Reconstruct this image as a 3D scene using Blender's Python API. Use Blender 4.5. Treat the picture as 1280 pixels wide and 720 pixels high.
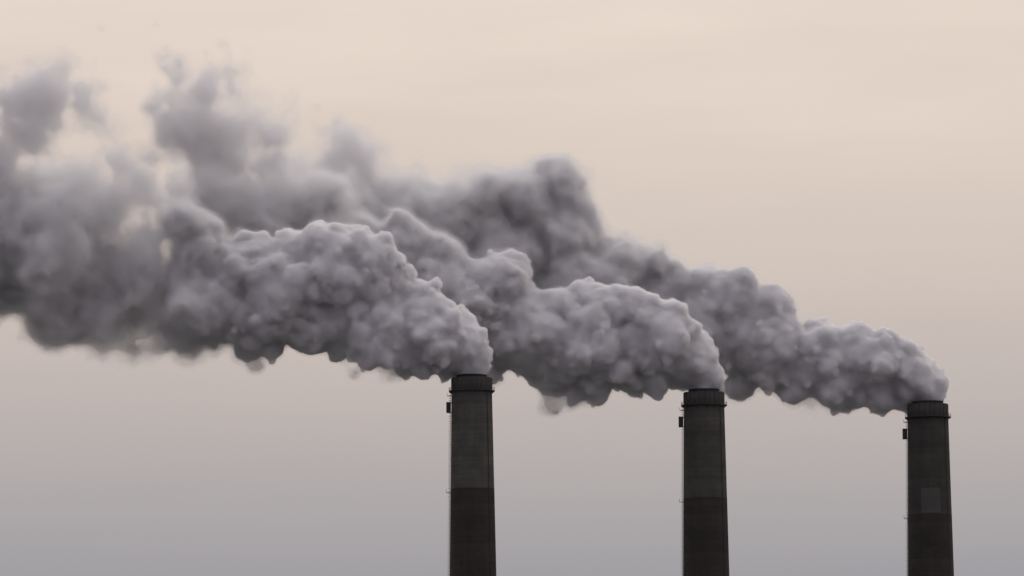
import bpy, bmesh, math, random, time
import numpy as np
from mathutils import Vector, Matrix

T0 = time.time()
for o in list(bpy.data.objects):
    bpy.data.objects.remove(o)
scene = bpy.context.scene
COL = scene.collection

# ------------------------------------------------------------------ camera
F_PX = 5415.0                       # focal length in units of 1/1280 of the frame width
PITCH, ROLL = math.radians(6.64), math.radians(-0.45)
cam_data = bpy.data.cameras.new('camera')
cam_data.sensor_width = 36.0
cam_data.lens = F_PX / 1280.0 * 36.0
cam_data.clip_start, cam_data.clip_end = 1.0, 60000.0
cam = bpy.data.objects.new('camera', cam_data)
COL.objects.link(cam)
CAM_M = Matrix.Rotation(math.pi / 2 + PITCH, 4, 'X') @ Matrix.Rotation(ROLL, 4, 'Z')
CAM_M.translation = (0.0, 0.0, 2.0)
cam.matrix_world = CAM_M
scene.camera = cam

# ------------------------------------------------------------------ overcast sky
SUN_EL, SUN_AZ = math.radians(40.0), math.radians(14.0)     # azimuth measured from +Y (view direction) to the right
world = bpy.data.worlds.new('World')
scene.world = world
world.use_nodes = True
wt = world.node_tree
wt.nodes.clear()
N = wt.nodes.new
L = wt.links.new
wout = N('ShaderNodeOutputWorld')
sky = N('ShaderNodeTexSky')
sky.sky_type = 'NISHITA'
sky.sun_disc = False
sky.sun_elevation, sky.sun_rotation = SUN_EL, SUN_AZ
sky.air_density, sky.dust_density, sky.ozone_density = 1.0, 6.0, 1.0
bg_clear = N('ShaderNodeBackground')
bg_clear.inputs['Strength'].default_value = 0.05
L(sky.outputs[0], bg_clear.inputs['Color'])

geo = N('ShaderNodeTexCoord')
sep = N('ShaderNodeSeparateXYZ')
L(geo.outputs['Generated'], sep.inputs[0])
# cloud deck: colour by height above the horizon
ramp = N('ShaderNodeValToRGB')
ramp.color_ramp.interpolation = 'B_SPLINE'
def lin(r, g, b):
    f = lambda c: c / 12.92 if c <= 0.04045 else ((c + 0.055) / 1.055) ** 2.4
    return (f(r / 255), f(g / 255), f(b / 255), 1.0)
stops = [(-2.0, (146, 148, 158)), (2.6, (155, 156, 164)), (4.6, (184, 177, 176)), (6.5, (203, 191, 185)),
         (8.8, (220, 207, 196)), (11.5, (231, 215, 206)), (22.0, (238, 227, 219)), (50.0, (240, 235, 231)), (90.0, (232, 232, 235))]
def zpos(el):
    return (math.sin(math.radians(el)) + 0.1) / 1.1
els = ramp.color_ramp.elements
while len(els) > 1:
    els.remove(els[-1])
els[0].position, els[0].color = zpos(stops[0][0]), lin(*stops[0][1])
for el, c in stops[1:]:
    e = els.new(zpos(el)); e.color = lin(*c)
zm = N('ShaderNodeMath'); zm.operation = 'MULTIPLY_ADD'
zm.inputs[1].default_value, zm.inputs[2].default_value = 1 / 1.1, 0.1 / 1.1
L(sep.outputs['Z'], zm.inputs[0])
# faint streaks in the deck shift the ramp a little
mp = N('ShaderNodeMapping')
mp.inputs['Scale'].default_value = (6.0, 6.0, 42.0)
mp.inputs['Rotation'].default_value = (0.0, math.radians(-4.0), 0.0)
L(geo.outputs['Generated'], mp.inputs[0])
nz = N('ShaderNodeTexNoise')
nz.inputs['Scale'].default_value = 1.6
nz.inputs['Detail'].default_value = 5.0
nz.inputs['Roughness'].default_value = 0.5
L(mp.outputs[0], nz.inputs['Vector'])
nzm = N('ShaderNodeMath'); nzm.operation = 'MULTIPLY_ADD'
nzm.inputs[1].default_value, nzm.inputs[2].default_value = 0.008, -0.004
L(nz.outputs['Fac'], nzm.inputs[0])
zadd = N('ShaderNodeMath'); zadd.operation = 'ADD'
L(zm.outputs[0], zadd.inputs[0]); L(nzm.outputs[0], zadd.inputs[1])
L(zadd.outputs[0], ramp.inputs[0])
# the deck is brightest round the veiled sun and falls off smoothly away from it
sun_dir = Vector((math.sin(SUN_AZ) * math.cos(SUN_EL), math.cos(SUN_AZ) * math.cos(SUN_EL), math.sin(SUN_EL)))
dot = N('ShaderNodeVectorMath'); dot.operation = 'DOT_PRODUCT'
L(geo.outputs['Generated'], dot.inputs[0])
dot.inputs[1].default_value = sun_dir
glow = N('ShaderNodeMapRange')
glow.interpolation_type = 'SMOOTHSTEP'
glow.inputs['From Min'].default_value, glow.inputs['From Max'].default_value = -0.6, 0.92
L(dot.outputs['Value'], glow.inputs['Value'])
tint = N('ShaderNodeMix'); tint.data_type = 'RGBA'
tint.inputs['A'].default_value = (0.545, 0.55, 0.685, 1.0)
tint.inputs['B'].default_value = (1.03, 1.02, 1.01, 1.0)
L(glow.outputs[0], tint.inputs['Factor'])
deck = N('ShaderNodeMix'); deck.data_type = 'RGBA'; deck.blend_type = 'MULTIPLY'
deck.inputs['Factor'].default_value = 1.0
L(ramp.outputs[0], deck.inputs['A']); L(tint.outputs['Result'], deck.inputs['B'])
streak = N('ShaderNodeMapRange')
streak.inputs['From Min'].default_value, streak.inputs['From Max'].default_value = 0.3, 0.7
streak.inputs['To Min'].default_value, streak.inputs['To Max'].default_value = -0.035, 0.055
streak.clamp = False
L(nz.outputs['Fac'], streak.inputs['Value'])
high = N('ShaderNodeMapRange'); high.interpolation_type = 'SMOOTHSTEP'         # the streaks belong to the upper deck, the haze below is even
high.inputs['From Min'].default_value, high.inputs['From Max'].default_value = 0.09, 0.19
L(sep.outputs['Z'], high.inputs['Value'])
stm = N('ShaderNodeMath'); stm.operation = 'MULTIPLY_ADD'; stm.inputs[2].default_value = 1.0
L(streak.outputs[0], stm.inputs[0]); L(high.outputs[0], stm.inputs[1])
bg_deck = N('ShaderNodeBackground')
L(deck.outputs['Result'], bg_deck.inputs['Color']); L(stm.outputs[0], bg_deck.inputs['Strength'])
mixw = N('ShaderNodeMixShader')
mixw.inputs[0].default_value = 0.94
L(bg_clear.outputs[0], mixw.inputs[1]); L(bg_deck.outputs[0], mixw.inputs[2])
L(mixw.outputs[0], wout.inputs['Surface'])

sd = bpy.data.lights.new('sun', 'SUN')
sd.energy, sd.angle, sd.color = 0.5, math.radians(20.0), (1.0, 0.95, 0.88)
sun = bpy.data.objects.new('sun', sd)
COL.objects.link(sun)
sun.rotation_euler = sun_dir.to_track_quat('Z', 'Y').to_euler()
sun.location = (0, 0, 400)

scene.view_settings.view_transform = 'Standard'
scene.view_settings.look = 'None'
scene.view_settings.exposure = 0.0
scene.view_settings.gamma = 1.0
scene.view_settings.use_curve_mapping = False
scene.render.engine = 'CYCLES'
cy = scene.cycles
cy.use_denoising = True
cy.max_bounces, cy.volume_bounces, cy.diffuse_bounces = 9, 7, 4
cy.transparent_max_bounces = 48
cy.sample_clamp_indirect = 4.0
cy.use_adaptive_sampling = True
cy.adaptive_threshold = 0.03

# ------------------------------------------------------------------ frame helpers
CR = np.array(CAM_M.to_3x3())
RIGHT, UP, FWD = CR[:, 0], CR[:, 1], -CR[:, 2]
CPOS = np.array(CAM_M.translation)
def at(px, py, D):
    """point of the photograph at the distance D (metres along +Y)"""
    d = RIGHT * (px - 640) / F_PX - UP * (py - 360) / F_PX + FWD
    return CPOS + d * (D / d[1])

# ------------------------------------------------------------------ materials
def mat(name):
    m = bpy.data.materials.new(name); m.use_nodes = True
    return m, m.node_tree, m.node_tree.nodes['Principled BSDF']

def concrete(name, c1, c2, lift=2.3, rough=0.9):
    m, t, b = mat(name)
    n, l = t.nodes.new, t.links.new
    tc = n('ShaderNodeTexCoord')
    sp = n('ShaderNodeSeparateXYZ'); l(tc.outputs['Object'], sp.inputs[0])
    mp = n('ShaderNodeMapping'); mp.inputs['Scale'].default_value = (0.55, 0.55, 0.035)      # rain and soot streaks
    oi = n('ShaderNodeObjectInfo')                          # every chimney weathers in its own way
    of = n('ShaderNodeVectorMath'); of.operation = 'ADD'; l(tc.outputs['Object'], of.inputs[0]); l(oi.outputs['Location'], of.inputs[1])
    l(of.outputs[0], mp.inputs[0])
    st = n('ShaderNodeTexNoise'); st.inputs['Scale'].default_value = 1.0; st.inputs['Detail'].default_value = 7; l(mp.outputs[0], st.inputs['Vector'])
    pa = n('ShaderNodeTexNoise'); pa.inputs['Scale'].default_value = 0.18; pa.inputs['Detail'].default_value = 5; l(of.outputs[0], pa.inputs['Vector'])
    ad = n('ShaderNodeMath'); ad.operation = 'MULTIPLY_ADD'; ad.inputs[1].default_value = 0.7
    l(pa.outputs['Fac'], ad.inputs[0])
    hs = n('ShaderNodeMath'); hs.operation = 'MULTIPLY'; hs.inputs[1].default_value = 0.3; l(st.outputs['Fac'], hs.inputs[0])
    l(hs.outputs[0], ad.inputs[2])
    rp = n('ShaderNodeValToRGB')
    rp.color_ramp.elements[0].position, rp.color_ramp.elements[0].color = 0.36, (*c1, 1)
    rp.color_ramp.elements[1].position, rp.color_ramp.elements[1].color = 0.64, (*c2, 1)
    l(ad.outputs[0], rp.inputs[0])
    # each formwork lift has its own tone
    dv = n('ShaderNodeMath'); dv.operation = 'DIVIDE'; dv.inputs[1].default_value = lift; l(sp.outputs['Z'], dv.inputs[0])
    fl = n('ShaderNodeMath'); fl.operation = 'FLOOR'; l(dv.outputs[0], fl.inputs[0])
    wn = n('ShaderNodeTexWhiteNoise'); wn.noise_dimensions = '1D'; l(fl.outputs[0], wn.inputs['W'])
    mr = n('ShaderNodeMapRange'); mr.inputs['To Min'].default_value, mr.inputs['To Max'].default_value = 0.88, 1.12
    l(wn.outputs['Value'], mr.inputs['Value'])
    mx = n('ShaderNodeVectorMath'); mx.operation = 'SCALE'; l(rp.outputs[0], mx.inputs[0]); l(mr.outputs[0], mx.inputs['Scale'])
    l(mx.outputs[0], b.inputs['Base Color'])
    b.inputs['Roughness'].default_value = rough
    b.inputs['Specular IOR Level'].default_value = 0.25
    bp = n('ShaderNodeBump'); bp.inputs['Strength'].default_value = 0.4; bp.inputs['Distance'].default_value = 0.05
    l(ad.outputs[0], bp.inputs['Height']); l(bp.outputs[0], b.inputs['Normal'])
    return m

def metal(name, c, rough=0.6):
    m, t, b = mat(name)
    n, l = t.nodes.new, t.links.new
    tc = n('ShaderNodeTexCoord')
    nz = n('ShaderNodeTexNoise'); nz.inputs['Scale'].default_value = 1.4; nz.inputs['Detail'].default_value = 6; l(tc.outputs['Object'], nz.inputs['Vector'])
    rp = n('ShaderNodeValToRGB')
    rp.color_ramp.elements[0].position, rp.color_ramp.elements[0].color = 0.4, (c[0] * .6, c[1] * .6, c[2] * .6, 1)
    rp.color_ramp.elements[1].position, rp.color_ramp.elements[1].color = 0.65, (*c, 1)
    l(nz.outputs['Fac'], rp.inputs[0]); l(rp.outputs[0], b.inputs['Base Color'])
    b.inputs['Roughness'].default_value = rough
    b.inputs['Metallic'].default_value = 0.3
    return m

M_CONC = [concrete('sooty_concrete', tuple(c * k for c in (0.062, 0.060, 0.054)), tuple(c * k for c in (0.088, 0.085, 0.076))) for k in (1.2, 1.0, 0.76)]     # soot differs from stack to stack
M_DARKC = concrete('weathered_concrete', (0.045, 0.044, 0.042), (0.068, 0.066, 0.063))
M_BROWN = concrete('faded_red_brown_paint', (0.038, 0.033, 0.031), (0.052, 0.045, 0.042))
M_PATCH = concrete('fresh_grey_paint', (0.076, 0.076, 0.073), (0.093, 0.093, 0.090))
M_STEEL = metal('dark_galvanised_steel', (0.06, 0.06, 0.062))
M_LINER = metal('soot_black_liner_steel', (0.03, 0.03, 0.03), 0.8)
M_BOX = metal('dark_green_enclosure_steel', (0.04, 0.046, 0.045))

def smoke_mat(name, density, color=(0.988, 0.984, 0.994), surf=True, aniso=0.2):
    m = bpy.data.materials.new(name); m.use_nodes = True
    t = m.node_tree; t.nodes.clear()
    out = t.nodes.new('ShaderNodeOutputMaterial')
    v = t.nodes.new('ShaderNodeVolumePrincipled')
    v.inputs['Color'].default_value = (*color, 1)
    v.inputs['Density'].default_value = density
    v.inputs['Anisotropy'].default_value = aniso
    t.links.new(v.outputs[0], out.inputs['Volume'])
    if surf:
        tr = t.nodes.new('ShaderNodeBsdfTransparent')
        rgb = t.nodes.new('ShaderNodeRGB'); rgb.outputs[0].default_value = (1, 1, 1, 1)
        t.links.new(rgb.outputs[0], tr.inputs['Color'])
        t.links.new(tr.outputs[0], out.inputs['Surface'])
    m.volume_intersection_method = 'FAST' if hasattr(m, 'volume_intersection_method') else None
    return m

# ------------------------------------------------------------------ mesh helpers
def ring_pts(r, z, n, a0=0.0):
    return [(r * math.cos(a0 + 2 * math.pi * i / n), r * math.sin(a0 + 2 * math.pi * i / n), z) for i in range(n)]

def lathe(bm, prof, n=96, closed=False):
    rings = [[bm.verts.new(p) for p in ring_pts(r, z, n)] for r, z in prof]
    pairs = list(zip(rings, rings[1:])) + ([(rings[-1], rings[0])] if closed else [])
    for a, b in pairs:
        for i in range(n):
            j = (i + 1) % n
            bm.faces.new((a[i], a[j], b[j], b[i]))
    return rings

def box(bm, c, s, rz=0.0, bevel=0.0):
    r = bmesh.ops.create_cube(bm, size=1.0)
    vs = r['verts']
    bmesh.ops.scale(bm, vec=s, verts=vs)
    if bevel:
        es = {e for v in vs for e in v.link_edges}
        g = bmesh.ops.bevel(bm, geom=list(es), offset=bevel, segments=1, affect='EDGES')
        vs = list({v for f in g['faces'] for v in f.verts} | {v for v in vs if v.is_valid})
    bmesh.ops.rotate(bm, cent=(0, 0, 0), matrix=Matrix.Rotation(rz, 3, 'Z'), verts=vs)
    bmesh.ops.translate(bm, vec=c, verts=vs)

def tube(bm, p, q, r, n=6):
    p, q = Vector(p), Vector(q)
    d = (q - p).normalized()
    a = d.orthogonal().normalized(); b = d.cross(a)
    R = []
    for c in (p, q):
        R.append([bm.verts.new(c + a * r * math.cos(2 * math.pi * i / n) + b * r * math.sin(2 * math.pi * i / n)) for i in range(n)])
    for i in range(n):
        j = (i + 1) % n
        bm.faces.new((R[0][i], R[0][j], R[1][j], R[1][i]))
    bm.faces.new(R[0][::-1]); bm.faces.new(R[1])

def obj(name, bm, m, parent=None, smooth=False, loc=(0, 0, 0)):
    bmesh.ops.recalc_face_normals(bm, faces=bm.faces)
    me = bpy.data.meshes.new(name)
    bm.to_mesh(me); bm.free()
    me.materials.append(m)
    if smooth:
        for p in me.polygons:
            p.use_smooth = True
        me.set_sharp_from_angle(angle=math.radians(40))
    o = bpy.data.objects.new(name, me)
    COL.objects.link(o)
    o.location = loc
    if parent:
        o.parent = parent
    return o

# ------------------------------------------------------------------ ground
def ground():
    bm = bmesh.new()
    n, rings = 72, [0.0, 200, 600, 1200, 2500, 6000, 15000, 40000]
    prev = None
    rnd = random.Random(3)
    for r in rings:
        if r == 0:
            prev = [bm.verts.new((0, 0, 0))]; continue
        cur = [bm.verts.new((x, y, 0.0 if r < 2500 else rnd.uniform(-2, 2) - 2)) for x, y, _ in ring_pts(r, 0, n)]
        for i in range(n):
            j = (i + 1) % n
            if len(prev) == 1:
                bm.faces.new((prev[0], cur[i], cur[j]))
            else:
                bm.faces.new((prev[i], cur[i], cur[j], prev[j]))
        prev = cur
    m, t, b = mat('dry_winter_grassland')
    nn, l = t.nodes.new, t.links.new
    tc = nn('ShaderNodeTexCoord')
    nz = nn('ShaderNodeTexNoise'); nz.inputs['Scale'].default_value = 0.012; nz.inputs['Detail'].default_value = 10
    l(tc.outputs['Object'], nz.inputs['Vector'])
    rp = nn('ShaderNodeValToRGB')
    rp.color_ramp.elements[0].position, rp.color_ramp.elements[0].color = 0.35, (0.06, 0.062, 0.062, 1)
    rp.color_ramp.elements[1].position, rp.color_ramp.elements[1].color = 0.65, (0.14, 0.14, 0.138, 1)
    l(nz.outputs['Fac'], rp.inputs[0]); l(rp.outputs[0], b.inputs['Base Color'])
    b.inputs['Roughness'].default_value = 1.0
    o = obj('ground', bm, m)
    o['kind'] = 'structure'
ground()

# ------------------------------------------------------------------ chimneys
def chimney(px, py, D, band_py, label, conc, patch=None):
    """px, py: middle of the rim; band_py: where the grey concrete gives way to the brown paint"""
    S = D / F_PX                                            # metres per pixel at this distance
    top = at(px, py, D)
    H = top[2]
    root = bpy.data.objects.new('chimney', None)
    COL.objects.link(root)
    root.location = (top[0], top[1], 0.0)
    root['label'], root['category'], root['group'] = label, 'chimney', 'row of three power station chimneys'
    r_top = 25.4 * S
    slope = 2.55 / 160.0                                    # the shaft widens downwards
    z_of = lambda y: H - (y - py) * S
    rad = lambda z: r_top + (z_of(py + 20) - z) * slope
    z_sh = z_of(py + 3.5)                                   # shoulder of the parapet
    z_ga = z_of(py + 20)                                    # gallery
    z_bd = z_of(band_py)
    # lower painted shaft, upper bare shaft: formwork lifts are stepped by a few centimetres
    def shaft(name, za, zb, m, extra=0.0):
        bm = bmesh.new()
        prof, z = [(rad(za) + extra, za)], za
        step = 2.3
        while z + step < zb - 0.3:
            z += step
            r = rad(z) + extra
            prof += [(r, z - 0.05), (r - 0.05, z - 0.03), (r - 0.05, z + 0.03), (r, z + 0.05)]
        prof.append((rad(zb) + extra, zb))
        lathe(bm, prof, 96)
        return obj(name, bm, m, root, True)
    low = shaft('painted_shaft', 0.0, z_bd, M_BROWN, 0.03)
    up = shaft('concrete_shaft', z_bd, z_ga, conc)
    # parapet drum above the gallery
    bm = bmesh.new()
    r = rad(z_ga)
    lathe(bm, [(r + 0.03, z_ga), (r + 0.03, z_sh - 0.25), (r - 0.12, z_sh), (r - 1.1, z_sh), (r - 1.1, z_ga)], 96, True)
    par = obj('parapet', bm, M_DARKC, root, True)
    for k in range(24):                                     # ribs of the drum's cladding
        a = 2 * math.pi * k / 24
        b2 = bmesh.new()
        box(b2, ((r + 0.07) * math.cos(a), (r + 0.07) * math.sin(a), (z_ga + z_sh) / 2), (0.12, 0.16, z_sh - z_ga - 0.5), a)
        obj('cladding_rib', b2, M_DARKC, par)
    # liner standing out of the drum
    bm = bmesh.new()
    rl = 19.2 * S
    lathe(bm, [(rl, z_sh - 3.0), (rl, H - 0.12), (rl + 0.12, H - 0.1), (rl + 0.12, H), (rl - 0.35, H), (rl - 0.35, z_sh - 3.0)], 96, True)
    obj('flue_liner', bm, M_LINER, root, True)
    bm = bmesh.new()                                        # roof between liner and drum
    lathe(bm, [(rl + 0.01, z_sh - 0.35), (r - 1.09, z_sh - 0.35), (r - 1.09, z_sh - 0.5), (rl + 0.01, z_sh - 0.5)], 96, True)
    obj('cap_ring', bm, M_DARKC, root)
    # gallery: deck, brackets, railing
    rg = 28.9 * S
    bm = bmesh.new()
    lathe(bm, [(r + 0.04, z_ga - 0.22), (rg, z_ga - 0.22), (rg, z_ga + 0.10), (r + 0.04, z_ga + 0.10)], 96, True)
    deck = obj('gallery', bm, M_STEEL, root, True)
    for k in range(24):
        a = 2 * math.pi * (k + 0.5) / 24
        bm = bmesh.new()
        ca, sa = math.cos(a), math.sin(a)
        tube(bm, ((r - 0.1) * ca, (r - 0.1) * sa, z_ga - 1.0), ((rg - 0.15) * ca, (rg - 0.15) * sa, z_ga - 0.2), 0.07)
        obj('bracket', bm, M_STEEL, deck)
    for k in range(36):
        a = 2 * math.pi * k / 36
        bm = bmesh.new()
        tube(bm, ((rg - .08) * math.cos(a), (rg - .08) * math.sin(a), z_ga + 0.08), ((rg - .08) * math.cos(a), (rg - .08) * math.sin(a), z_ga + 1.2), 0.035)
        obj('railing_post', bm, M_STEEL, deck)
    for h in (0.62, 1.18):
        bm = bmesh.new()
        rr = rg - 0.08
        lathe(bm, [(rr - 0.03, z_ga + h), (rr + 0.03, z_ga + h), (rr + 0.03, z_ga + h + 0.06), (rr - 0.03, z_ga + h + 0.06)], 96, True)
        obj('railing_bar', bm, M_STEEL, deck)
    # ladder with safety hoops up the left side (-X)
    ax = math.radians(180)
    def side(z, out, dy=0.0):
        return (-(rad(z) + out), dy, z)
    zt, zb = z_ga - 0.3, 1.0
    bm = bmesh.new()
    for dy in (-0.26, 0.26):
        tube(bm, side(zb, 0.25, dy), side(zt, 0.25, dy), 0.07)
    lad = obj('ladder', bm, M_STEEL, root)
    z = zt - 0.3
    zv = z_of(735)                                          # singly built as far as the frame shows
    rest = bmesh.new()
    while z > zb:
        b2 = rest if z < zv else bmesh.new()
        n = 10                                              # hoop: half ring leaving the stringers
        pts = []
        for i in range(n + 1):
            t = math.pi * (i / n)
            c = side(z, 0.25)
            pts.append((c[0] - 0.6 * math.sin(t), 0.38 * math.cos(t), z))
        for p, q in zip(pts, pts[1:]):
            tube(b2, p, q, 0.08, 4)
        if z >= zv:
            obj('safety_hoop', b2, M_STEEL, lad)
        z -= 0.9
    rs = obj('lower_hoops', rest, M_STEEL, lad); rs['kind'] = 'stuff'
    bm = bmesh.new()
    z = zt - 0.2
    while z > zb:
        tube(bm, side(z, 0.25, -0.26), side(z, 0.25, 0.26), 0.03, 4)
        z -= 0.33
    rg_o = obj('rungs', bm, M_STEEL, lad); rg_o['kind'] = 'stuff'
    bm = bmesh.new()
    z = zt - 0.9
    while z > zb:
        for dy in (-0.26, 0.26):
            tube(bm, side(z, -0.1, dy), side(z, 0.25, dy), 0.04, 4)
        z -= 2.5
    obj('stand_off', bm, M_STEEL, lad)['kind'] = 'stuff'
    # rest platform beside the colour band, small bracket under the gallery
    for zz, w in ((z_bd - 4.5 * S, 0.9), (z_ga - 6 * S, 0.7)):
        bm = bmesh.new()
        c = side(zz, 0.75)
        box(bm, (c[0], 0.0, zz), (1.5, 1.3, 0.14))
        pl = obj('rest_platform', bm, M_STEEL, root)
        for dy in (-0.6, 0.6):
            b2 = bmesh.new()
            tube(b2, (c[0] - 0.7, dy, zz), (c[0] - 0.7, dy, zz + 1.1), 0.04)
            obj('railing_post', b2, M_STEEL, pl)
        b2 = bmesh.new()
        tube(b2, (c[0] - 0.7, -0.6, zz + 1.1), (c[0] - 0.7, 0.6, zz + 1.1), 0.04)
        obj('railing_bar', b2, M_STEEL, pl)
    # beacon cabinet hung outside the ladder
    zc = z_of(py + 40.5)
    c = side(zc, 3.6 * S)
    bm = bmesh.new()
    box(bm, (c[0], 0.0, zc), (5.6 * S, 2.2, 13.2 * S), 0, 0.08)
    cab = obj('beacon_cabinet', bm, M_BOX, root)
    bm = bmesh.new()
    box(bm, (c[0], -1.13, zc), (4.0 * S, 0.06, 11.0 * S), 0, 0.02)
    obj('cabinet_door', bm, M_BOX, cab)
    for dz in (-6.1, 5.4):
        bm = bmesh.new()
        box(bm, (-(rad(zc) + 1.1 * S), 0.0, zc + dz * S), (2.6 * S, 0.9, 0.22))
        obj('bracket', bm, M_STEEL, cab)
    # conduit down the camera side, right of the middle
    a = math.radians(-90 + 49)
    bm = bmesh.new()
    for (z1, z2) in ((0.5, z_bd), (z_bd, z_ga - 0.3)):
        q = [((rad(zz) + 0.14) * math.cos(a), (rad(zz) + 0.14) * math.sin(a), zz) for zz in (z1, z2)]
        tube(bm, q[0], q[1], 0.10, 6)
    obj('conduit', bm, M_STEEL, root)
    if patch:                                               # freshly painted panel on the shaft
        x0, x1, y0, y1 = patch
        bm = bmesh.new()
        cols = []
        za, zb2 = z_of(y1), z_of(y0)
        for i in range(13):
            x = (x0 + (x1 - x0) * i / 12 - px - 1.5) * S
            col = []
            for k in range(7):
                z = za + (zb2 - za) * k / 6
                R = rad(z) + 0.035
                col.append(bm.verts.new((x, -math.sqrt(max(R * R - x * x, 0.01)), z)))
            cols.append(col)
        for a1, b1 in zip(cols, cols[1:]):
            for k in range(6):
                bm.faces.new((a1[k], b1[k], b1[k + 1], a1[k + 1]))
        obj('repaint_panel', bm, M_PATCH, root, True)
    return root

D1, D2, D3 = 1500.0, 1564.0, 1623.0
chimney(589.6, 469.0, D1, 612.0, 'tall tapered concrete chimney at the left end of the row, dark brown below mid-grey', M_CONC[0])
chimney(879.8, 487.0, D2, 623.5, 'tall tapered concrete chimney standing between the other two chimneys', M_CONC[1])
chimney(1159.6, 502.0, D3, 644.0, 'tall tapered concrete chimney at the right end, with a pale square patch', M_CONC[2], patch=(1148.5, 1172.5, 612.0, 643.0))

# ------------------------------------------------------------------ smoke
def lattice(shape, cell, rng):
    """smooth random field of about unit variance, features about `cell` voxels across (cubic B-spline of a random lattice)"""
    taps, dims = [], []
    for n in shape:
        x = np.arange(n) / cell + rng.random()
        i = np.floor(x).astype(int)
        t = (x - i).astype(np.float32)
        taps.append((i, [(1 - t) ** 3 / 6, (3 * t ** 3 - 6 * t ** 2 + 4) / 6, (-3 * t ** 3 + 3 * t ** 2 + 3 * t + 1) / 6, t ** 3 / 6]))
        dims.append(i.max() + 4)
    r = rng.standard_normal(dims, dtype=np.float32) * np.float32(2.6)
    for a in range(3):
        i, w = taps[a]
        sh = [1, 1, 1]; sh[a] = len(i)
        out = np.take(r, i, a) * w[0].reshape(sh)
        for k in (1, 2, 3):
            out += np.take(r, i + k, a) * w[k].reshape(sh)
        r = out
    return r

def fbm(shape, cell, rng, octaves=4, gain=0.5):
    out, a, tot = np.zeros(shape, np.float32), 1.0, 0.0
    for k in range(octaves):
        c = cell / 2 ** k
        if c < 1.2:
            break
        out += a * lattice(shape, c, rng)
        tot += a * a
        a *= gain
    return out / math.sqrt(tot)

def surface_nets(F, iso):
    """closed quad mesh of F = iso (F > iso inside), vertices in voxel units"""
    F = np.pad(F, 1, constant_values=-1e3)
    ins = F > iso
    c = np.zeros([s - 1 for s in F.shape], np.int8)
    for i in (0, 1):
        for j in (0, 1):
            for k in (0, 1):
                c += ins[i:F.shape[0] - 1 + i, j:F.shape[1] - 1 + j, k:F.shape[2] - 1 + k]
    act = (c > 0) & (c < 8)
    idx = np.full(act.shape, -1, np.int32)
    cells = np.argwhere(act)
    idx[act] = np.arange(len(cells))
    G = np.clip(F, iso - 12, iso + 12)
    acc = np.zeros((len(cells), 3), np.float32); cnt = np.zeros(len(cells), np.float32)
    for ax in range(3):
        o1, o2 = [a for a in range(3) if a != ax]
        for p in (0, 1):
            for q in (0, 1):
                A = cells.copy(); A[:, o1] += p; A[:, o2] += q
                B = A.copy(); B[:, ax] += 1
                fa, fb = G[A[:, 0], A[:, 1], A[:, 2]], G[B[:, 0], B[:, 1], B[:, 2]]
                cr = (fa > iso) != (fb > iso)
                t = (iso - fa[cr]) / (fb[cr] - fa[cr])
                pos = A[cr].astype(np.float32); pos[:, ax] += t
                acc[cr] += pos; cnt[cr] += 1
    verts = acc / cnt[:, None] - 1.0
    quads = []
    for ax in range(3):
        o1, o2 = [a for a in range(3) if a != ax]
        sl = [slice(1, -1)] * 3
        sa, sb = list(sl), list(sl)
        sa[ax] = slice(0, -1); sb[ax] = slice(1, None)
        a, b = ins[tuple(sa)], ins[tuple(sb)]
        E = np.argwhere(a != b)
        flip = a[E[:, 0], E[:, 1], E[:, 2]]
        E[:, o1] += 1; E[:, o2] += 1
        q = []
        for p, r in ((0, 0), (1, 0), (1, 1), (0, 1)):
            C = E.copy(); C[:, o1] -= p; C[:, o2] -= r
            q.append(idx[C[:, 0], C[:, 1], C[:, 2]])
        q = np.stack(q, 1)
        if ax != 1:
            flip = ~flip
        q[flip] = q[flip][:, ::-1]
        quads.append(q)
    return verts, np.concatenate(quads)

def mesh_from(name, verts, quads, m, parent=None):
    me = bpy.data.meshes.new(name)
    me.vertices.add(len(verts)); me.vertices.foreach_set('co', verts.astype(np.float32).ravel())
    me.loops.add(quads.size); me.loops.foreach_set('vertex_index', quads.astype(np.int32).ravel())
    me.polygons.add(len(quads))
    me.polygons.foreach_set('loop_start', np.arange(0, quads.size, 4, dtype=np.int32))
    me.polygons.foreach_set('use_smooth', np.ones(len(quads), bool))
    me.update(calc_edges=True)
    me.materials.append(m)
    o = bpy.data.objects.new(name, me)
    COL.objects.link(o)
    if parent:
        o.parent = parent
    return o

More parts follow.
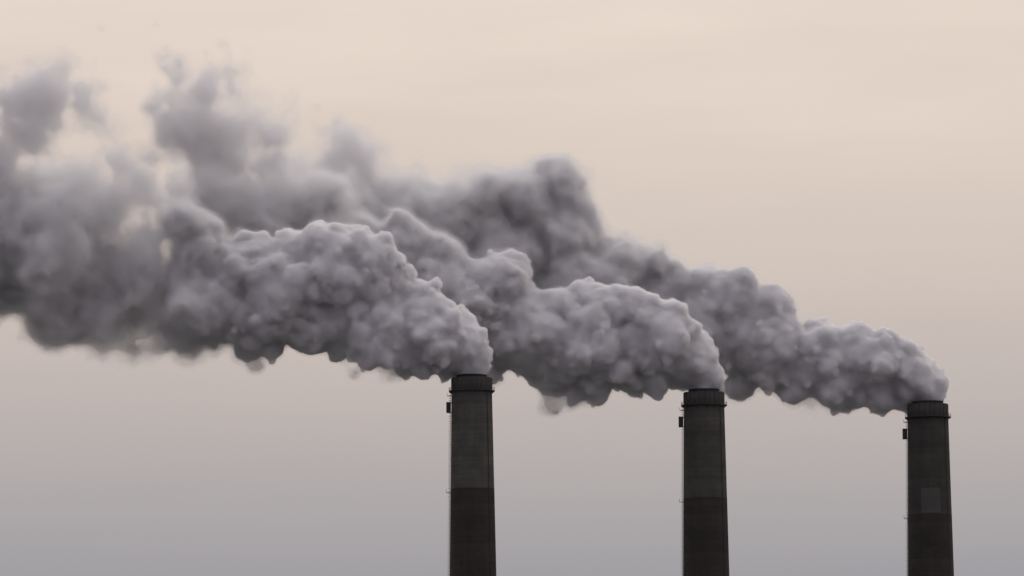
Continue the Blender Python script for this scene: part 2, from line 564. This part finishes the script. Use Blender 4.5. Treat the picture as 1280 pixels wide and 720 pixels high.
def build_plume(mouth, D, blobs, vox, seed, label, bounds):
    """blobs: (x, y, r, depth, softness) in photograph pixels at the distance D; grown with two generations of smaller billows"""
    rng = np.random.default_rng(seed)
    B = list(blobs)
    for x, y, r, d, s in blobs:                             # give the loose, older smoke its depth
        if 2.4 <= s <= 5.4:
            rng = np.random.default_rng((seed, int(x) + 500, int(y)))
            for sg in (-1, 1):
                B.append((x + rng.uniform(-.3, .3) * r, y + rng.uniform(-.25, .25) * r, r * 0.8, d + sg * rng.uniform(.6, .9) * r, s))
    B = np.array(B, np.float64)
    # box of the grid: x right, y away, z up (all in pixels at D)
    x0, x1, depth, ya, yb = bounds
    lo, hi = np.array([x0, -depth, -yb], float), np.array([x1, depth, -ya], float)
    shape = tuple(np.ceil((hi - lo) / vox).astype(int))
    gx = [(lo[a] + np.arange(shape[a]) * vox).astype(np.float32) for a in range(3)]
    # softness on the grid
    spread = lambda s: 1 + (s - 1) * 1.15 if s < 3 else 3.3 + (s - 3) * 1.6
    cs = 6
    sub = [g[::cs] for g in gx]
    W = np.full([len(s) for s in sub], 1e-6, np.float32); SS = W * 2.0
    for x, y, r, d, s in B:
        s = spread(s)
        w = np.exp(-(((sub[0] - x) ** 2)[:, None, None] + ((sub[1] - d) ** 2)[None, :, None] + ((sub[2] + y) ** 2)[None, None, :]) / (1.1 * r) ** 2)
        w *= (45.0 / r) ** 2                                # small tufts keep their own softness
        W += w; SS += w * s
    S = SS / W
    for a in range(3):
        n = shape[a]
        x = np.minimum(np.arange(n) / cs, S.shape[a] - 1.001); i = np.floor(x).astype(int); t = (x - i).astype(np.float32)
        sh = [1, 1, 1]; sh[a] = n; t = t.reshape(sh)
        S = np.take(S, i, a) * (1 - t) + np.take(S, np.minimum(i + 1, S.shape[a] - 1), a) * t
    # turbulent warp of the coordinates
    rng = np.random.default_rng(seed)
    wamp = (0.9 + 0.95 * S + 0.8 * np.maximum(S - 3, 0)).astype(np.float32)
    X = [None] * 3
    for a in range(3):
        sh = [1, 1, 1]; sh[a] = shape[a]
        X[a] = gx[a].reshape(sh) + wamp * (fbm(shape, 26 / vox, rng, 3, 0.55))
    Fd = np.full(shape, -60.0, np.float32)
    def splat(c, r, pad, k=0.0):
        c = (float(c[0]), float(c[1]), float(c[2])); r = float(r)
        i0 = [max(0, int((c[a] - r - pad - lo[a]) / vox)) for a in range(3)]
        i1 = [min(shape[a], int((c[a] + r + pad - lo[a]) / vox) + 2) for a in range(3)]
        if any(i1[a] <= i0[a] for a in range(3)):
            return
        sl = tuple(slice(i0[a], i1[a]) for a in range(3))
        f = r - np.sqrt((X[0][sl] - c[0]) ** 2 + (X[1][sl] - c[1]) ** 2 + (X[2][sl] - c[2]) ** 2)
        if k:                                               # rounded union
            h = np.maximum(k - np.abs(Fd[sl] - f), 0)
            Fd[sl] = np.maximum(Fd[sl], f) + h * h / (4 * k)
        else:
            np.maximum(Fd[sl], f, out=Fd[sl])
    def dirs(n):
        v = rng.standard_normal((n, 3)); return v / np.linalg.norm(v, axis=1)[:, None]
    for x, y, r, d, s in B:                                 # the big rolling shapes
        splat(np.array([x, d, -y]), r * 0.86 + 1.2 * (spread(s) - 1), 26 + 14 * s, min(12.0, 0.35 * r))
    for x, y, r, d, s in B:                                 # billows on them, and billows on those
        c, R0 = np.array([x, d, -y]), r * 0.88
        rng = np.random.default_rng((seed, int(x) + 500, int(y) + 7))
        old = min(max((s - 1.0) / 3.0, 0.0), 1.0)            # older smoke has rounder, flatter billows
        n1 = int(np.clip(20 + r * 0.5, 18, 54) * (1 - 0.75 * old))
        for u in dirs(n1):
            r1 = R0 * (0.15 + 0.12 * old + 0.42 * rng.random() ** 1.5)
            c1 = c + u * (R0 * 1.02 - r1 * rng.uniform(0.4 + 0.25 * old, 0.88))
            splat(c1, r1, 6 + 3 * s, 2.5 + 4 * old)
            if s > 3.2 or r1 < 3.5:
                continue
            for u2 in dirs(14 if r1 > 9 else 9):
                r2 = r1 * (0.18 + 0.26 * rng.random())
                if r2 < 1.4 or np.dot(u2, u) < -0.2:
                    continue
                splat(c1 + u2 * (r1 - r2 * rng.uniform(0.12, 0.65)), r2, 4, 0.9)
    del X
    rng = np.random.default_rng(seed + 1)
    soft = np.clip((S - 1.0) / 8.0, 0, 1.0)
    Fd += (0.6 + 17.0 * soft ** 1.3) * (fbm(shape, 50 / vox, rng, 5, 0.66) - 0.1)
    crisp = np.clip(1 - 2.0 * soft, 0, 1)
    Fd += crisp * (1.5 * (np.abs(lattice(shape, 14 / vox, rng)) - 0.7) + 1.3 * (np.abs(lattice(shape, 6.5 / vox, rng)) - 0.7))
    Fd += 7.0 * soft * fbm(shape, 20 / vox, rng, 3, 0.85)
    S = S.astype(np.float32)
    Fdense = Fd - 4.2 * (S - 1) - 1.1 * np.maximum(S - 3, 0) ** 2 - 1.2                      # the dense smoke starts deeper where the plume is older
    Fmid = Fd - 2.2 * (S - 1) - 1.6                        # rounded forms inside the loose smoke
    Fcore = Fd - 6.2 * (S - 1) - 2.0 * np.maximum(S - 3, 0) ** 2 - 5.5
    Fd /= S
    # frame -> world, around the chimney mouth
    sc = D / F_PX
    base = CPOS + FWD * (at(640, 360, D) - CPOS).dot(FWD)
    m_w = base + RIGHT * (mouth[0] - 640) * sc - UP * (mouth[1] - 360) * sc
    def to_world(v):
        u = lo + v * vox
        return ((u[:, 0] - mouth[0])[:, None] * RIGHT + (u[:, 2] + mouth[1])[:, None] * UP + u[:, 1][:, None] * FWD) * sc
    def half(G):
        G = G[:G.shape[0] // 2 * 2, :G.shape[1] // 2 * 2, :G.shape[2] // 2 * 2]
        return sum(G[i::2, j::2, k::2] for i in (0, 1) for j in (0, 1) for k in (0, 1)) / np.float32(8)
    Fh = half(Fd)
    Fl = np.where(S > 2.0, Fd, np.float32(-50))
    n = []
    for name, level, m in LAYERS:                           # layers of growing density, the visible edge first
        if name == 'loose_smoke' and level < 1:                         # only the old, loose part of the plume shows these
            v, q = surface_nets(Fl, level)
        else:
            v, q = surface_nets(Fh, level); v = v * 2 + 0.5
        o = mesh_from(name, to_world(v), q, m, None if name == 'smoke_plume' else root)
        if name == 'smoke_plume':
            root = o
            root.location = m_w
            root['label'], root['category'], root['group'] = label, 'smoke plume', 'plumes drifting from the chimneys'
        n.append(len(q))
    v, q = surface_nets(half(Fmid), 0.0)
    mesh_from('soft_billows', to_world(v * 2 + 0.5), q, M_MID, root)
    n.append(len(q))
    for name, G, m in (('dense_billows', Fdense, M_DENSE), ('opaque_core', Fcore, M_CORE)):
        v, q = surface_nets(G, 0.0)
        mesh_from(name, to_world(v), q, m, root)
        n.append(len(q))
    print('plume', shape, n, sum(n), round(time.time() - T0, 1))
    return root

LAYERS = (('smoke_plume', 0.1, smoke_mat('steam', 0.02)),
          ('thin_wisps', -0.7, smoke_mat('thin_steam', 0.012, surf=False)),
          ('loose_smoke', 0.7, smoke_mat('loose_steam', 0.025, surf=False)), ('loose_smoke', 1.4, smoke_mat('thickening_steam', 0.03, surf=False)),
          ('loose_smoke', 2.2, smoke_mat('thick_steam', 0.05, surf=False)))
M_MID = smoke_mat('billowing_steam', 0.13, surf=False)
M_DENSE = smoke_mat('dense_steam', 1.0, surf=False)
M_CORE = bpy.data.materials.new('opaque_steam'); M_CORE.use_nodes = True
_b = M_CORE.node_tree.nodes['Principled BSDF']
_b.inputs['Base Color'].default_value = (0.90, 0.895, 0.92, 1); _t = M_CORE.node_tree
_tc = _t.nodes.new('ShaderNodeTexCoord')
_n1 = _t.nodes.new('ShaderNodeTexNoise'); _n1.inputs['Scale'].default_value = 0.55; _n1.inputs['Detail'].default_value = 4; _n1.inputs['Roughness'].default_value = 0.6
_t.links.new(_tc.outputs['Object'], _n1.inputs['Vector'])
_bp = _t.nodes.new('ShaderNodeBump'); _bp.inputs['Strength'].default_value = 0.3; _bp.inputs['Distance'].default_value = 1.2
_t.links.new(_n1.outputs['Fac'], _bp.inputs['Height']); _t.links.new(_bp.outputs[0], _b.inputs['Normal'])
_b.inputs['Roughness'].default_value = 1.0; _b.inputs['Specular IOR Level'].default_value = 0.0

# x, y, r, depth, softness
P1 = [(590.5, 463, 22, 0, 1), (594, 450, 24, 0, 1), (556, 457, 22, 3, 1.1), (528, 455, 25, -4, 1.2), (500, 455, 26, 4, 1.3), (589, 448, 25, 0, 1), (580, 432, 34, -3, 1), (562, 426, 44, 4, 1), (540, 416, 48, -6, 1), (512, 430, 44, 6, 1.1),
      (530, 372, 22, 0, 1.1), (545, 356, 10, 2, 1), (515, 392, 40, 0, 1.1), (480, 420, 52, -8, 1.2), (470, 360, 50, 6, 1.2), (470, 322, 38, -4, 1.2),
      (440, 400, 58, 8, 1.3), (420, 340, 60, -8, 1.3), (440, 305, 26, 10, 1.2), (395, 305, 28, -6, 1.2), (370, 320, 40, 10, 1.4), (390, 400, 56, 4, 1.4),
      (350, 370, 66, -10, 1.5), (320, 330, 44, 8, 1.5), (320, 400, 54, 0, 1.6), (285, 345, 58, 6, 1.8), (265, 390, 60, -8, 1.9), (240, 340, 62, 2, 2.2),
      (220, 390, 56, 0, 2.4), (222, 278, 36, 4, 2.6), (250, 300, 40, 0, 2.2), (235, 432, 26, 0, 3.5),
      (440, 466, 9, 0, 2.5), (480, 466, 14, 0, 3.5),
      (140, 360, 60, 10, 6), (90, 340, 80, 0, 5.0), (60, 380, 50, -10, 3.6), (110, 385, 44, 6, 3.6), (40, 300, 70, 8, 5), (20, 250, 56, 0, 6), (90, 260, 60, -6, 6), (135, 280, 40, 8, 6.5),
      (120, 402, 30, 0, 6), (165, 402, 34, 0, 6), (20, 125, 26, 0, 6.5), (48, 120, 40, 4, 6), (68, 106, 34, 0, 6.5), (96, 128, 40, -4, 6), (116, 156, 36, 0, 6), (128, 188, 32, 0, 6.5), (50, 160, 40, 0, 7), (142, 218, 28, 0, 7), (152, 252, 28, 0, 7), (4, 205, 44, 0, 5), (40, 215, 44, 0, 6), (60, 320, 84, 0, 4.6), (120, 330, 52, 0, 5.5),
      (-20, 340, 80, 0, 4.5), (-60, 280, 80, 10, 5.5), (-110, 290, 80, 0, 6), (-30, 200, 60, 0, 6), (-90, 200, 60, 0, 7), (165, 345, 46, 0, 5), (178, 300, 36, 0, 6), (70, 245, 60, 0, 5), (115, 270, 50, 0, 5.5), (60, 410, 14, 0, 6), (190, 426, 14, 0, 6), (318, 458, 5, 0, 4.5)]
P2 = [(881, 481, 22, 0, 1), (884, 468, 24, 0, 1), (848, 470, 24, 3, 1.1), (820, 474, 25, -4, 1.2), (792, 478, 25, 4, 1.3), (878, 466, 26, 0, 1), (868, 450, 35, -4, 1), (850, 440, 45, 5, 1), (824, 424, 52, -6, 1), (800, 400, 40, 6, 1.1),
      (790, 385, 30, -10, 1), (840, 400, 22, 0, 1), (770, 440, 52, 8, 1.2), (760, 390, 40, -4, 1.2), (730, 375, 32, 4, 1.2), (700, 385, 36, -6, 1.2), (735, 430, 56, -8, 1.3),
      (700, 440, 56, 10, 1.3), (740, 478, 32, 0, 1.3), (660, 420, 56, -6, 1.4), (668, 388, 28, 6, 1.3), (624, 352, 46, -6, 1.3), (598, 352, 34, -8, 1.4), (640, 340, 28, -8, 1.3), (640, 400, 56, 6, 1.5),
      (590, 390, 60, 0, 1.7), (600, 440, 44, 0, 1.6), (684, 506, 6, 0, 7), (716, 496, 12, 0, 3), (540, 350, 58, 0, 2.0), (505, 315, 46, -6, 2.0), (470, 330, 50, 6, 2.2), (550, 320, 34, 8, 2.6),
      (440, 310, 46, 0, 3), (400, 300, 54, 0, 3.4), (360, 255, 40, -8, 4.2), (300, 240, 48, 6, 4.2), (330, 280, 54, 0, 3.8), (270, 212, 40, 0, 5), (400, 245, 42, 4, 4.5), (345, 215, 36, 0, 5),
      (250, 160, 44, 0, 6.5), (292, 155, 42, 8, 6.5), (214, 165, 34, 0, 7), (328, 165, 34, 0, 7), (300, 112, 14, 0, 8), (188, 112, 15, 0, 7), (200, 125, 16, 0, 8), (305, 88, 5, 0, 8), (345, 130, 11, 0, 8), (255, 190, 32, 0, 6), (290, 195, 30, 0, 6), (250, 260, 40, 0, 4.5)]
P3 = [(1160.5, 496, 22, 0, 1), (1163, 483, 24, 0, 1), (1130, 492, 25, 3, 1.1), (1102, 492, 26, -4, 1.2), (1076, 490, 26, 4, 1.3), (1157, 482, 27, 0, 1), (1144, 469, 35, -4, 1), (1122, 462, 44, 5, 1), (1095, 455, 44, -6, 1.1), (1065, 450, 46, 6, 1.2), (1030, 440, 42, -6, 1.2), (1075, 430, 30, 0, 1.2),
      (1025, 412, 22, 8, 1.2), (1040, 480, 40, 0, 1.3), (1000, 460, 52, 4, 1.4), (965, 440, 54, -6, 1.5), (960, 392, 42, 4, 1.5), (980, 385, 16, -4, 1.8), (930, 420, 60, 6, 1.6), (920, 375, 42, -8, 1.6),
      (885, 370, 48, 6, 1.8), (870, 410, 60, 0, 1.8), (840, 360, 46, -6, 2.0), (815, 330, 34, 4, 2.4), (785, 325, 36, -8, 2.6), (760, 340, 52, 6, 2.4), (800, 390, 60, 0, 2.2),
      (710, 300, 48, 0, 2.8), (705, 268, 40, -6, 3.2), (700, 233, 36, 4, 3.3), (660, 240, 50, 0, 3.5), (638, 232, 40, 8, 3.5), (668, 325, 46, 10, 2.6), (650, 310, 44, -14, 2.8), (640, 290, 56, 6, 3.6), (606, 240, 46, -6, 3.7), (575, 240, 36, 6, 3.8), (700, 360, 60, 0, 2.6), (620, 330, 60, 0, 3.4),
      (565, 220, 22, 0, 4), (545, 256, 50, 0, 3.9), (580, 290, 34, -10, 3.4), (505, 246, 44, 0, 4.3), (470, 255, 46, 0, 4.6), (432, 180, 30, 0, 5.5), (460, 180, 20, 0, 6.5), (452, 208, 28, 0, 6), (415, 240, 48, 0, 5), (360, 245, 50, 0, 5), (300, 250, 50, 0, 5.5),
      (240, 250, 50, 0, 7), (1014, 518, 8, 0, 4.5), (925, 480, 28, 0, 1.8), (1000, 500, 16, 0, 1.8), (560, 350, 60, 0, 4), (480, 320, 60, 0, 5)]
build_plume((589.6, 469), D1, P1, 2.4, 11, 'grey smoke plume billowing from the leftmost chimney, in front of the other plumes', (-200, 645, 190, 20, 530))
build_plume((879.8, 487), D2, P2, 2.4, 23, 'grey smoke plume billowing from the middle chimney', (130, 925, 140, 25, 550))
build_plume((1159.6, 502), D3, P3, 2.7, 37, 'grey smoke plume billowing from the rightmost chimney, behind the other plumes', (170, 1205, 140, 120, 560))
print('script', round(time.time() - T0, 1))
